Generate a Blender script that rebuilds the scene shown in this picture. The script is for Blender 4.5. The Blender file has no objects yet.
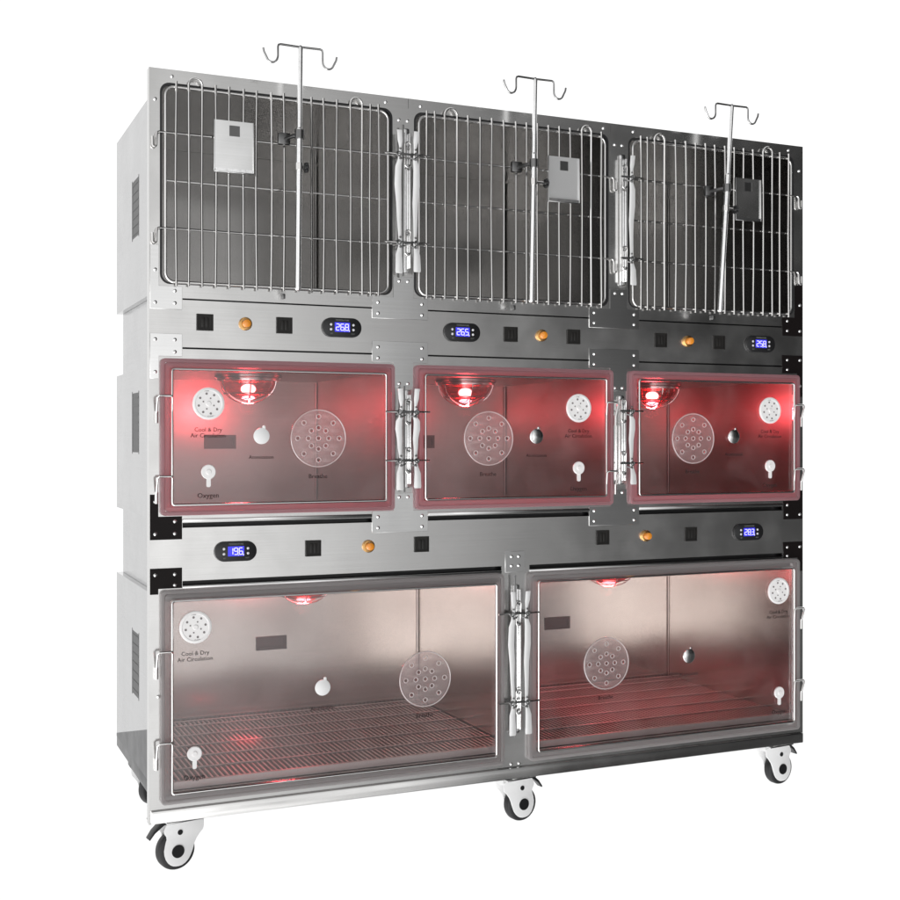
import bpy, bmesh, math, random
from mathutils import Vector, Matrix
R = math.radians
PI = math.pi
random.seed(4)
S = bpy.context.scene
COL = S.collection

# ------------------------------------------------------------------ materials
def new_mat(name):
    m = bpy.data.materials.new(name); m.use_nodes = True
    nt = m.node_tree; nt.nodes.clear()
    out = nt.nodes.new('ShaderNodeOutputMaterial')
    return m, nt, out

def principled(name, col, rough=.4, metal=0., coat=0., emis=None, es=0., noise=0., nscale=40, bump=0.):
    m, nt, out = new_mat(name)
    b = nt.nodes.new('ShaderNodeBsdfPrincipled')
    b.inputs['Base Color'].default_value = (*col, 1)
    b.inputs['Roughness'].default_value = rough
    b.inputs['Metallic'].default_value = metal
    b.inputs['Coat Weight'].default_value = coat
    if emis:
        b.inputs['Emission Color'].default_value = (*emis, 1)
        b.inputs['Emission Strength'].default_value = es
    if noise or bump:
        tc = nt.nodes.new('ShaderNodeTexCoord')
        n = nt.nodes.new('ShaderNodeTexNoise'); n.inputs['Scale'].default_value = nscale; n.inputs['Detail'].default_value = 4
        nt.links.new(tc.outputs['Object'], n.inputs['Vector'])
        if noise:
            mr = nt.nodes.new('ShaderNodeMapRange')
            mr.inputs['To Min'].default_value = max(0, rough-noise); mr.inputs['To Max'].default_value = rough+noise
            nt.links.new(n.outputs['Fac'], mr.inputs['Value']); nt.links.new(mr.outputs['Result'], b.inputs['Roughness'])
        if bump:
            bp = nt.nodes.new('ShaderNodeBump'); bp.inputs['Strength'].default_value = bump; bp.inputs['Distance'].default_value = .001
            nt.links.new(n.outputs['Fac'], bp.inputs['Height']); nt.links.new(bp.outputs['Normal'], b.inputs['Normal'])
    nt.links.new(b.outputs[0], out.inputs[0])
    return m

def steel(name, col=(.72, .71, .70), rough=.2, brush=(4, 4, 500), bs=.10, wave=.25, wscale=2.2, smudge=.06, aniso=0.):
    """brushed stainless sheet: fine stretched scratches, slight buckling, patchy gloss"""
    m, nt, out = new_mat(name)
    L = nt.links.new
    b = nt.nodes.new('ShaderNodeBsdfPrincipled')
    b.inputs['Metallic'].default_value = 1
    if aniso:
        b.inputs['Anisotropic'].default_value = aniso
        tg = nt.nodes.new('ShaderNodeTangent'); tg.direction_type = 'RADIAL'; tg.axis = 'Z'; L(tg.outputs[0], b.inputs['Tangent'])
    tc = nt.nodes.new('ShaderNodeTexCoord')
    mp = nt.nodes.new('ShaderNodeMapping'); mp.inputs['Scale'].default_value = brush
    L(tc.outputs['Object'], mp.inputs['Vector'])
    n1 = nt.nodes.new('ShaderNodeTexNoise'); n1.inputs['Scale'].default_value = 1; n1.inputs['Detail'].default_value = 3
    L(mp.outputs[0], n1.inputs['Vector'])
    n2 = nt.nodes.new('ShaderNodeTexNoise'); n2.inputs['Scale'].default_value = wscale; n2.inputs['Detail'].default_value = 1
    L(tc.outputs['Object'], n2.inputs['Vector'])
    n3 = nt.nodes.new('ShaderNodeTexNoise'); n3.inputs['Scale'].default_value = 9; n3.inputs['Detail'].default_value = 3
    L(tc.outputs['Object'], n3.inputs['Vector'])
    mr = nt.nodes.new('ShaderNodeMapRange'); mr.inputs['From Min'].default_value = .3; mr.inputs['From Max'].default_value = .7
    mr.inputs['To Min'].default_value = max(.02, rough-smudge); mr.inputs['To Max'].default_value = rough+smudge
    L(n3.outputs['Fac'], mr.inputs['Value']); L(mr.outputs['Result'], b.inputs['Roughness'])
    cr = nt.nodes.new('ShaderNodeMix'); cr.data_type = 'RGBA'
    cr.inputs['A'].default_value = (col[0]*.93, col[1]*.93, col[2]*.92, 1); cr.inputs['B'].default_value = (*[min(1, c*1.06) for c in col], 1)
    L(n1.outputs['Fac'], cr.inputs['Factor']); L(cr.outputs['Result'], b.inputs['Base Color'])
    bw = nt.nodes.new('ShaderNodeBump'); bw.inputs['Strength'].default_value = wave; bw.inputs['Distance'].default_value = .02
    L(n2.outputs['Fac'], bw.inputs['Height'])
    bb = nt.nodes.new('ShaderNodeBump'); bb.inputs['Strength'].default_value = bs; bb.inputs['Distance'].default_value = .0004
    L(n1.outputs['Fac'], bb.inputs['Height']); L(bw.outputs['Normal'], bb.inputs['Normal'])
    L(bb.outputs['Normal'], b.inputs['Normal'])
    L(b.outputs[0], out.inputs[0])
    return m

def clear(name, tint=(1, 1, 1), gloss=.08, rough=.03, haze=0., hazecol=(.9, .9, .9)):
    """clear sheet plastic: light passes, surface reflects more at a glancing angle"""
    m, nt, out = new_mat(name); L = nt.links.new
    t = nt.nodes.new('ShaderNodeBsdfTransparent'); t.inputs[0].default_value = (*tint, 1)
    g = nt.nodes.new('ShaderNodeBsdfGlossy'); g.inputs['Roughness'].default_value = rough
    lw = nt.nodes.new('ShaderNodeLayerWeight'); lw.inputs['Blend'].default_value = .35
    mu = nt.nodes.new('ShaderNodeMath'); mu.operation = 'MULTIPLY_ADD'; mu.inputs[1].default_value = .35; mu.inputs[2].default_value = gloss
    L(lw.outputs['Fresnel'], mu.inputs[0])
    mx = nt.nodes.new('ShaderNodeMixShader'); L(mu.outputs[0], mx.inputs[0]); L(t.outputs[0], mx.inputs[1]); L(g.outputs[0], mx.inputs[2])
    res = mx
    if haze:
        d = nt.nodes.new('ShaderNodeBsdfDiffuse'); d.inputs[0].default_value = (*hazecol, 1)
        tr = nt.nodes.new('ShaderNodeBsdfTranslucent'); tr.inputs[0].default_value = (*hazecol, 1)
        ad = nt.nodes.new('ShaderNodeMixShader'); ad.inputs[0].default_value = .5
        L(d.outputs[0], ad.inputs[1]); L(tr.outputs[0], ad.inputs[2])
        m2 = nt.nodes.new('ShaderNodeMixShader'); m2.inputs[0].default_value = haze
        L(mx.outputs[0], m2.inputs[1]); L(ad.outputs[0], m2.inputs[2]); res = m2
    L(res.outputs[0], out.inputs[0])
    return m

M_FRAME = steel('brushed_steel_front', (.74, .735, .73), rough=.20, brush=(3, 3, 420), bs=.05, wave=.10)
M_PANEL = steel('brushed_steel_panel', (.66, .655, .65), rough=.24, brush=(3, 3, 420), bs=.06, wave=.08)
M_SHELL = steel('brushed_steel_shell', (.56, .56, .565), rough=.22, brush=(3, 3, 300), bs=.04, wave=.30, wscale=3.5)
M_INSIDE = steel('brushed_steel_liner', (.43, .37, .36), rough=.34, brush=(2, 2, 260), bs=.05, wave=.40, wscale=3.2, aniso=.3, smudge=.012)  # same liner steel, tone lowered for the dim light of the middle tier
M_INSIDE_LOW = steel('lit_steel_liner', (.70, .665, .63), rough=.22, brush=(2, 2, 260), bs=.05, wave=.35, wscale=2.2, aniso=.6, smudge=.012)  # same liner steel, brighter warm light of the lower tier put into the colour
M_INSIDE_SHADED = steel('shaded_steel_liner', (.36, .352, .345), rough=.19, brush=(260, 260, 2), bs=.008, wave=.35, wscale=2.6, aniso=.3, smudge=.012)  # same liner steel, shade of the upper cages put into the colour
M_GRATE = principled('grate_wire', (.58, .52, .51), .38, .75, noise=.08, nscale=30)
M_TRAY = principled('worn_tray_grey', (.11, .095, .09), .5, 0, noise=.1, nscale=25)
M_CARD = principled('satin_card_plate', (.62, .62, .62), .42, .55, noise=.06, nscale=12)
M_HOOK = principled('hook_steel', (.42, .42, .42), .2, 1.0)
M_LEVER = principled('pale_pressed_lever', (.90, .90, .90), .22, .25, coat=.3)
M_WIRE = principled('polished_wire', (.80, .79, .78), .16, 1.0)
M_CHROME = principled('bright_chrome', (.92, .92, .92), .12, 1.0, bump=.3, nscale=60)
M_PLATE = steel('corner_plate_steel', (.80, .80, .80), rough=.10, brush=(3, 3, 200), bs=.03, wave=.15)
M_PLATE_DARKREFL = principled('plate_dark_reflection', (.010, .008, .008), .30, 0, noise=.08, nscale=30); M_PLATE_DARKREFL.node_tree.nodes['Principled BSDF'].inputs['Specular IOR Level'].default_value = .12  # polished steel plates; the dark they mirror is put into the colour
M_RIVET = principled('rivet_steel', (.9, .9, .9), .13, 1.0)
M_PIN = principled('dark_pin_steel', (.20, .20, .20), .3, 1.0)
M_BLACK = principled('black_plastic', (.012, .012, .013), .35, noise=.08)
M_SOCK = principled('matt_black_socket', (.008, .007, .006), .55)
M_RUBBER = principled('dark_rubber', (.016, .016, .017), .5, noise=.1, nscale=80)
M_WHITE = principled('cover_bright_reflection', (.86, .86, .86), .35, coat=.2)
M_DISC = principled('white_vent_plastic', (.90, .885, .88), .3, coat=.3)
M_DISCHOLE = principled('vent_hole_grey', (.22, .20, .20), .6)
M_INK = principled('black_ink', (.02, .015, .015), .6)
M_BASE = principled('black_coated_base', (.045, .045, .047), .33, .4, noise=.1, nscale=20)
M_VENT = principled('slot_grille_grey', (.085, .085, .085), .45, .5)
M_AMBER = principled('amber_button', (.85, .30, .03), .22, .0, coat=.6)
M_AMBERM = principled('brass_collar', (.72, .42, .16), .25, 1.)
M_LCD = principled('lcd_blue', (.02, .03, .3), .2, emis=(.06, .05, 1.0), es=.75)
M_DIGIT = principled('lcd_digits', (.5, .5, 1), .3, emis=(.55, .52, 1.0), es=1.0)
M_LED = principled('white_key', (.75, .75, .78), .4)
M_KEYTXT = principled('bezel_print', (.18, .19, .18), .5)
M_PANE = clear('clear_acrylic', (.97, .95, .95), gloss=.06, rough=.02, haze=.03)
_n = M_PANE.node_tree; _m = [x for x in _n.nodes if x.type == 'MIX_SHADER' and abs(x.inputs[0].default_value-.03) < 1e-5][0]
_tc = _n.nodes.new('ShaderNodeTexCoord'); _no = _n.nodes.new('ShaderNodeTexNoise'); _no.inputs['Scale'].default_value = 7; _no.inputs['Detail'].default_value = 7; _no.inputs['Distortion'].default_value = 1.2
_mr = _n.nodes.new('ShaderNodeMapRange'); _mr.inputs['From Min'].default_value = .45; _mr.inputs['From Max'].default_value = .75; _mr.inputs['To Min'].default_value = .0; _mr.inputs['To Max'].default_value = .045
_n.links.new(_tc.outputs['Object'], _no.inputs['Vector']); _n.links.new(_no.outputs['Fac'], _mr.inputs['Value']); _n.links.new(_mr.outputs['Result'], _m.inputs[0])
M_CDISC = clear('moulded_clear_disc', (.97, .95, .95), gloss=.10, rough=.12, haze=.13, hazecol=(.93, .86, .85))
M_CRIM = clear('clear_moulded_rim', (.95, .93, .93), gloss=.40, rough=.12, haze=.62, hazecol=(.95, .90, .90))
M_DOME = clear('lamp_glass', (1, .30, .32), gloss=.18, rough=.04)
M_BULB = principled('lit_bulb', (1, .6, .6), .3, emis=(1.0, .55, .52), es=14.0)
M_GUARD = principled('lamp_guard', (.95, .85, .85), .2, 1.0)
M_REFL = principled('lamp_reflector', (.6, .45, .45), .2, 1.0)

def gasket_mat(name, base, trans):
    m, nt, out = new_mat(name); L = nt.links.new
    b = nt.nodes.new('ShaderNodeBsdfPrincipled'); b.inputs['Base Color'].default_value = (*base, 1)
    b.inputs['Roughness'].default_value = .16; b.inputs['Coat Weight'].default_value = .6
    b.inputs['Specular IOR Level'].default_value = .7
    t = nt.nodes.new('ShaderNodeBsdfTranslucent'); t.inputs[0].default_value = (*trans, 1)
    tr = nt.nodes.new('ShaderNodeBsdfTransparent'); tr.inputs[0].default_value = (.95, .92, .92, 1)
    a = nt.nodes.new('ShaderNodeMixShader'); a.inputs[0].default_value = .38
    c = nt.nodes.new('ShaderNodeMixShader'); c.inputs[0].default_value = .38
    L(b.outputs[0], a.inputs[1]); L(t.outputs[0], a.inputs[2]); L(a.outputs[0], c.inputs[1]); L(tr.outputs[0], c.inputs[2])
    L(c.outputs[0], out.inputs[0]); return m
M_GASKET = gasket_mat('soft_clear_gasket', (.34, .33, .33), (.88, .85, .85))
M_GASKET_REDLIT = gasket_mat('soft_gasket_red_glow', (.42, .235, .26), (.97, .60, .64))  # same grey gasket; pink light of the red lamps put into the colour

# ------------------------------------------------------------------ mesh helpers
class MB:
    """collects shapes into one mesh"""
    def __init__(s): s.bm = bmesh.new(); s.mi = 0
    def _tag(s, before):
        for f in s.bm.faces:
            if f.index == -1 or f not in before: pass
    def box(s, a, b, bev=0.):
        x0, y0, z0 = a; x1, y1, z1 = b
        tmp = bmesh.new()
        v = [tmp.verts.new(p) for p in ((x0,y0,z0),(x1,y0,z0),(x1,y1,z0),(x0,y1,z0),(x0,y0,z1),(x1,y0,z1),(x1,y1,z1),(x0,y1,z1))]
        for q in ((3,2,1,0),(4,5,6,7),(0,1,5,4),(1,2,6,5),(2,3,7,6),(3,0,4,7)): tmp.faces.new([v[i] for i in q])
        if bev: bmesh.ops.bevel(tmp, geom=tmp.edges[:]+tmp.verts[:], offset=bev, segments=2, affect='EDGES', profile=.5)
        return s.add(tmp)
    def add(s, tmp, mat=None):
        if mat: bmesh.ops.transform(tmp, matrix=mat, verts=tmp.verts)
        for f in tmp.faces: f.material_index = s.mi
        me = bpy.data.meshes.new('tmp'); tmp.to_mesh(me); tmp.free()
        s.bm.from_mesh(me); bpy.data.meshes.remove(me); return s
    def cyl(s, p0, p1, r, r2=None, n=20, cap=True):
        p0, p1 = Vector(p0), Vector(p1); d = p1-p0
        tmp = bmesh.new()
        bmesh.ops.create_cone(tmp, cap_ends=cap, segments=n, radius1=r, radius2=r if r2 is None else r2, depth=d.length)
        return s.add(tmp, Matrix.Translation((p0+p1)/2) @ d.to_track_quat('Z', 'Y').to_matrix().to_4x4())
    def sph(s, c, r, sc=(1, 1, 1), n=16):
        tmp = bmesh.new(); bmesh.ops.create_uvsphere(tmp, u_segments=n, v_segments=n//2+2, radius=r)
        return s.add(tmp, Matrix.Translation(c) @ Matrix.Diagonal((*sc, 1)))
    def tube(s, pts, r, n=10, closed=False):
        pts = [Vector(p) for p in pts]; N = len(pts); tmp = bmesh.new(); rings = []
        nrm = None
        for i, p in enumerate(pts):
            if closed: t = (pts[(i+1) % N]-pts[i-1])
            else: t = pts[min(i+1, N-1)]-pts[max(i-1, 0)]
            t.normalize()
            if nrm is None:
                nrm = t.orthogonal().normalized()
            else:
                nrm = (nrm - t*nrm.dot(t)).normalized()
            bi = t.cross(nrm)
            rings.append([tmp.verts.new(p + (nrm*math.cos(2*PI*k/n) + bi*math.sin(2*PI*k/n))*r) for k in range(n)])
        for i in range(N if closed else N-1):
            A, B = rings[i], rings[(i+1) % N]
            off = 0
            if closed and i == N-1:
                off = min(range(n), key=lambda o: (A[0].co-B[o].co).length)
            for k in range(n):
                tmp.faces.new((A[k], A[(k+1) % n], B[(k+1+off) % n], B[(k+off) % n]))
        if not closed:
            tmp.faces.new(rings[0][::-1]); tmp.faces.new(rings[-1])
        return s.add(tmp)
    def torus(s, c, r, r2, axis='y', n=40, m=8, squash=(1, 1)):
        pts = []
        for i in range(n):
            a = 2*PI*i/n; u, v = r*math.cos(a)*squash[0], r*math.sin(a)*squash[1]
            pts.append((c[0]+u, c[1], c[2]+v) if axis == 'y' else (c[0]+u, c[1]+v, c[2]) if axis == 'z' else (c[0], c[1]+u, c[2]+v))
        return s.tube(pts, r2, m, True)
    def lathe(s, prof, c, axis='y', n=40):
        """prof: (radius, height along axis)"""
        tmp = bmesh.new(); rings = []
        for r, h in prof:
            if r < 1e-6: rings.append([tmp.verts.new((0, 0, h))])
            else: rings.append([tmp.verts.new((r*math.cos(2*PI*k/n), r*math.sin(2*PI*k/n), h)) for k in range(n)])
        for A, B in zip(rings, rings[1:]):
            for k in range(n):
                k2 = (k+1) % n
                if len(A) == 1 and len(B) == 1: continue
                if len(A) == 1: tmp.faces.new((A[0], B[k], B[k2]))
                elif len(B) == 1: tmp.faces.new((A[k], A[k2], B[0]))
                else: tmp.faces.new((A[k], A[k2], B[k2], B[k]))
        bmesh.ops.recalc_face_normals(tmp, faces=tmp.faces)
        rot = Matrix.Rotation(PI/2, 4, 'X') if axis == 'y' else Matrix.Identity(4)   # +h -> -y
        return s.add(tmp, Matrix.Translation(c) @ rot)
    def poly(s, outer, th, holes=(), bev=0., place=None):
        """2-D outline (a,b) -> front (x,z) plate, thickness th; place(a,b,h) maps to 3-D (h in -th/2..th/2)"""
        cu = bpy.data.curves.new('tmpc', 'CURVE'); cu.dimensions = '2D'; cu.fill_mode = 'BOTH'; cu.extrude = max(th/2-bev, 1e-5); cu.bevel_depth = bev; cu.bevel_resolution = 1
        cu.offset = -bev if bev else 0
        for loop in [outer, *holes]:
            sp = cu.splines.new('POLY'); sp.points.add(len(loop)-1); sp.use_cyclic_u = True
            for pt, (a, b) in zip(sp.points, loop): pt.co = (a, b, 0, 1)
        ob = bpy.data.objects.new('tmpc', cu); COL.objects.link(ob)
        dg = bpy.context.evaluated_depsgraph_get(); me = bpy.data.meshes.new_from_object(ob.evaluated_get(dg))
        bpy.data.objects.remove(ob); bpy.data.curves.remove(cu)
        tmp = bmesh.new(); tmp.from_mesh(me); bpy.data.meshes.remove(me)
        bmesh.ops.remove_doubles(tmp, verts=tmp.verts, dist=1e-6)
        for v in tmp.verts:
            a, b, h = v.co
            v.co = place(a, b, h) if place else (a, -h, b)
        bmesh.ops.recalc_face_normals(tmp, faces=tmp.faces)
        return s.add(tmp)
    def text(s, body, c, size, th=.0006, align='CENTER', sx=1., rot=0.):
        cu = bpy.data.curves.new('tmpt', 'FONT'); cu.body = body; cu.size = size; cu.extrude = th/2; cu.align_x = align; cu.align_y = 'CENTER'; cu.resolution_u = 2
        ob = bpy.data.objects.new('tmpt', cu); COL.objects.link(ob)
        dg = bpy.context.evaluated_depsgraph_get(); me = bpy.data.meshes.new_from_object(ob.evaluated_get(dg))
        bpy.data.objects.remove(ob); bpy.data.curves.remove(cu)
        tmp = bmesh.new(); tmp.from_mesh(me); bpy.data.meshes.remove(me)
        return s.add(tmp, Matrix.Translation(c) @ Matrix.Rotation(PI/2, 4, 'X') @ Matrix.Rotation(rot, 4, 'Z') @ Matrix.Diagonal((sx, 1, 1, 1)))
    def build(s, name, mats, parent=None, smooth=True, loc=None):
        me = bpy.data.meshes.new(name); s.bm.to_mesh(me); s.bm.free()
        if not isinstance(mats, (list, tuple)): mats = [mats]
        for m in mats: me.materials.append(m)
        if smooth:
            for p in me.polygons: p.use_smooth = True
            me.set_sharp_from_angle(angle=R(35))
        o = bpy.data.objects.new(name, me); COL.objects.link(o)
        if parent: o.parent = parent
        if loc: o.location = loc
        return o

def empty(name, loc=(0, 0, 0), parent=None):
    o = bpy.data.objects.new(name, None); COL.objects.link(o); o.location = loc; o.empty_display_size = .05
    if parent: o.parent = parent
    return o
def tag(o, label=None, cat=None, group=None, kind=None):
    if label: o['label'] = label
    if cat: o['category'] = cat
    if group: o['group'] = group
    if kind: o['kind'] = kind
    return o
def copy_tree(o, parent=None):
    c = o.copy(); COL.objects.link(c); c.parent = parent
    for ch in list(o.children): copy_tree(ch, c)
    return c
def rrect(x0, z0, x1, z1, r, n=6):
    pts = []
    for cx, cz, a0 in ((x1-r, z1-r, 0), (x0+r, z1-r, 90), (x0+r, z0+r, 180), (x1-r, z0+r, 270)):
        for k in range(n+1):
            a = R(a0+90*k/n); pts.append((cx+r*math.cos(a), cz+r*math.sin(a)))
    return pts
def rect(x0, z0, x1, z1): return [(x0, z0), (x1, z0), (x1, z1), (x0, z1)]
def circ(cx, cz, r, n=24): return [(cx+r*math.cos(2*PI*k/n), cz+r*math.sin(2*PI*k/n)) for k in range(n)]

# ------------------------------------------------------------------ the cage bank
cab = empty('veterinary_cage_bank')
tag(cab, 'three tier stainless steel animal cage bank on castors, barred doors above red lit clear doors', 'cage bank')

W, H = 1.80, 1.784
TX = [(.024, .572), (.628, 1.170), (1.230, 1.768)]
MX = [(.024, .574), (.628, 1.178), (1.230, 1.780)]
BX = [(.024, .864), (.934, 1.780)]
TZ, MZ, BZ = (1.310, 1.754), (.798, 1.145), (.162, .634)

holes = [rrect(a, TZ[0], b, TZ[1], .022) for a, b in TX]
holes += [rrect(a+.010, MZ[0]+.010, b-.010, MZ[1]-.010, .012) for a, b in MX]
holes += [rrect(a+.010, BZ[0]+.010, b-.010, BZ[1]-.010, .012) for a, b in BX]
PAN = [(.073, .520), (.664, 1.112), (1.262, 1.730)]
for a, b in PAN:
    holes += [rect(a, 1.276, b, 1.2795), rect(a, 1.167, b, 1.171), rect(a, .770, b, .781)]
for a, b in ((.073, .862), (.940, 1.730)):
    holes += [rect(a, .641, b, .652)]
mb = MB(); mb.poly(rect(0, .120, W, H), .004, holes)
# folded returns round the edge of the front sheet
mb.box((0, .0021, .120), (.0022, .022, H)); mb.box((W-.0022, .0021, .120), (W, .022, H))
mb.box((.0023, .0021, H-.0022), (W-.0023, .022, H)); mb.box((.0023, .0021, .120), (W-.0023, .045, .1222))
mb.build('front_frame', M_FRAME, cab)
# lower lip: a rounded rail in front of the foot of the frame
mb = MB(); mb.box((.004, -.010, .122), (W-.004, -.0022, .150), .003); mb.build('bottom_rail', M_FRAME, cab)

# trims over the slots: thin folded lips that catch the light
for a, b in PAN:
    mb = MB(); mb.box((a, -.006, .782), (b, -.0022, .790), .0015); mb.build('panel_trim', M_PLATE, cab)
for a, b in ((.073, .862), (.940, 1.730)):
    mb = MB(); mb.box((a, -.005, .6335), (b, -.0022, .6405), .0015); mb.build('panel_trim', M_PLATE, cab)

# shells (body of each tier): thin walls, real depth, openings for the side vents
D = .62
def shell(z0, z1, parts_x, slot_z, back_slots, lmat):
    th = .003
    mb = MB()
    x0, x1 = .025, 1.775
    for s_, x in ((0, x0), (1, x1-th)):
        hl = [rect(.280, slot_z[0], .368, slot_z[1])] if slot_z else []
        mb.poly(rect(.003, z0, D, z1), th, hl, place=lambda a, b, h, x=x: (x+th/2+h, a, b))
    mb.box((x0+th, .003, z1-th), (x1-th, D, z1)); mb.box((x0+th, .003, z0), (x1-th, D, z0+th))
    o = mb.build('cage_shell', M_SHELL, cab)
    # liner
    mb = MB()
    mb.poly(rect(x0+th, z0+th, x1-th, z1-th), .003, [rect(c-.040, zz-.015, c+.040, zz+.015) for c, zz in back_slots], place=lambda a, b, h: (a, D-.004-h, b))
    for p0, p1 in parts_x:
        mb.box((p0, .004, z0+th+.0005), (p1, D-.007, z1-th-.0005))
    mb.box((x0+th+.0005, .004, z1-th-.003), (parts_x[0][0]-.0005, D-.007, z1-th-.0006))
    prev = None
    edges = [x0+th+.0005] + [v for p in parts_x for v in p] + [x1-th-.0005]
    for k in range(2, len(edges), 2): mb.box((edges[k]+.0005, .004, z1-th-.003), (edges[k+1]-.0005, D-.007, z1-th-.0006))
    for k in range(0, len(edges), 2): mb.box((edges[k]+.0005, .004, z0+th+.0006), (edges[k+1]-.0005, D-.007, z0+th+.003))
    # inner side liners
    mb.box((x0+th+.0002, .004, z0+th+.0035), (x0+th+.002, D-.0075, z1-th-.0035))
    mb.box((x1-th-.002, .004, z0+th+.0035), (x1-th-.0002, D-.0075, z1-th-.0035))
    # front corner beads (folded seams)
    for k in range(0, len(edges), 2):
        mb.cyl((edges[k+1]-.0035, D-.0085, z0+.01), (edges[k+1]-.0035, D-.0085, z1-.01), .0022, n=8)
    mb.build('liner', lmat, o)
    if slot_z:
        mb = MB(); mb.box((x0-.0005, .276, slot_z[0]-.004), (x0+.0015, .2795, slot_z[1]+.004)); mb.box((x0-.0005, .3685, slot_z[0]-.004), (x0+.0015, .372, slot_z[1]+.004))
        mb.box((x0+.0005, .2795, slot_z[0]), (x0+.0025, .3685, slot_z[1]))
        for q in range(7):
            zz = slot_z[0]+.010+q*(slot_z[1]-slot_z[0]-.02)/6; mb.box((x0-.0004, .283, zz-.002), (x0+.0004, .365, zz+.002))
        mb.build('side_vent', M_VENT, o)
    for c, zz in back_slots:
        mb = MB(); mb.poly(rect(c-.044, zz-.019, c+.044, zz+.019), .003, [rect(c-.036, zz-.011, c+.036, zz+.011)], place=lambda a, b, h: (a, D-.0075-h, b))
        mb.box((c-.040, D-.004, zz-.015), (c+.040, D-.002, zz+.015))
        mb.build('back_slot', M_VENT, o)
    return o
shell(1.300, 1.757, [(.580, .620), (1.180, 1.220)], (1.461, 1.602), [], M_INSIDE_SHADED)
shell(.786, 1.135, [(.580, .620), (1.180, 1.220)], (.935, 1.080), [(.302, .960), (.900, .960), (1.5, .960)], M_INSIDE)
shell(.180, .613, [(.893, .907)], (.340, .495), [(.447, .396), (1.360, .396)], M_INSIDE_LOW)
for a, b in TX:
    mb = MB(); mb.poly(rrect(a-.0005, TZ[0]-.0005, b+.0005, TZ[1]+.0005, .022), .007, [rrect(a+.0045, TZ[0]+.0035, b-.0045, TZ[1]-.0055, .018)], place=lambda p, q, h: (p, .0015-h, q))
    mb.build('opening_edge_shade', M_RUBBER, cab)  # added black ring stands for the shade of the recessed opening edge
# control housings between the tiers (set further in)
for z0, z1 in ((1.1355, 1.2995), (.6135, .7855)):
    mb = MB(); mb.box((.040, .0025, z0), (.043, D-.01, z1)); mb.box((1.757, .0025, z0), (1.760, D-.01, z1)); mb.box((.0435, D-.013, z0), (1.7565, D-.010, z1))
    o = mb.build('control_housing', M_SHELL, cab)
    mb = MB(); mb.box((.05, .02, z0+.004), (1.75, .03, z1-.004)); mb.build('inner_plate', M_BLACK, o)

# base
mb = MB()
mb.box((.025, .030, .150), (1.775, D, .176), .001); mb.build('base_tray', M_BASE, cab)
mb = MB()
for y0, y1 in ((.05, .09), (.53, .57)): mb.box((.046, y0, .108), (1.754, y1, .1495), .002)
for x0, x1 in ((.046, .09), (.88, .92), (1.71, 1.754)): mb.box((x0, .091, .110), (x1, .529, .1490), .002)
mb.build('base_frame', M_BASE, cab)
mb = MB(); mb.poly([(.004, .172), (.004, .333), (.05, .318), (D-.01, .186), (D-.01, .178), (.04, .178)], .0016, place=lambda a, b, h: (.0238+h, a, b))  # added dark patch for the reflection low on the side panel, no real part
mb.build('side_reflection_patch', M_BASE, cab)

# ------------------------------------------------------------------ grates in the lower cages
for x0, x1 in ((.032, .888), (.912, 1.768)):
    mb = MB(); z = .200
    n = int((x1-x0)/.0125)
    for k in range(n+1):
        x = x0+.004+k*(x1-x0-.008)/n
        mb.box((x-.0024, .012, z-.004), (x+.0024, D-.020, z+.001))
    for y in (.016, .12, .225, .33, .435, .54, .594): mb.box((x0, y-.003, z+.0012), (x1, y+.003, z+.0042), .0008)
    mb.box((x0, .009, z-.012), (x1, .0118, z+.004))
    mb.build('floor_grate', M_GRATE, cab)
    mb = MB(); mb.box((x0, .014, .1868), (x1, D-.016, .1885)); mb.build('drip_tray', M_TRAY, cab)

# ------------------------------------------------------------------ rivets and corner plates
mb = MB(); mb.lathe([(.0043, -.0005), (.0041, .0012), (.0030, .0024), (.0014, .0031), (0, .0033)], (0, 0, 0), n=16)
rivet0 = mb.build('rivet', M_RIVET, cab)
used_r = [False]
def rivet(x, z, parent, y=-.0042):
    if not used_r[0]: o = rivet0; used_r[0] = True
    else: o = rivet0.copy(); COL.objects.link(o)
    o.parent = parent; o.location = (x, y, z); return o
def plate(outline, rivets, mat, lbl=None):
    mb = MB(); mb.poly(outline, .0018, bev=.0004, place=lambda a, b, h: (a, -.0031-h*.999, b))
    o = mb.build('corner_plate', mat, cab, smooth=False)
    if lbl: o['label'] = lbl
    for x, z in rivets: rivet(x, z, o)
    return o
def ell(x0, x1, xs, z0, z1, zs):   # L: wide foot z0..z1 (x0..x1), narrow upright to zs (x0..xs)
    if zs > z1: return [(x0, z0), (x1, z0), (x1, z1), (xs, z1), (xs, zs), (x0, zs)]
    return [(x0, z1), (x1, z1), (x1, z0), (xs, z0), (xs, zs), (x0, zs)][::-1]
def tee(x0, x1, a, b, z0, z1, zs):
    if zs > z1: return [(x0, z0), (x1, z0), (x1, z1), (b, z1), (b, zs), (a, zs), (a, z1), (x0, z1)]
    return [(x0, z1), (x0, z0), (a, z0), (a, zs), (b, zs), (b, z0), (x1, z0), (x1, z1)][::-1]
ov = .0035
dk = 'riveted steel corner plate with its dark reflection painted black'
def mir(pts): return [(W-x, z) for x, z in pts][::-1]
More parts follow.
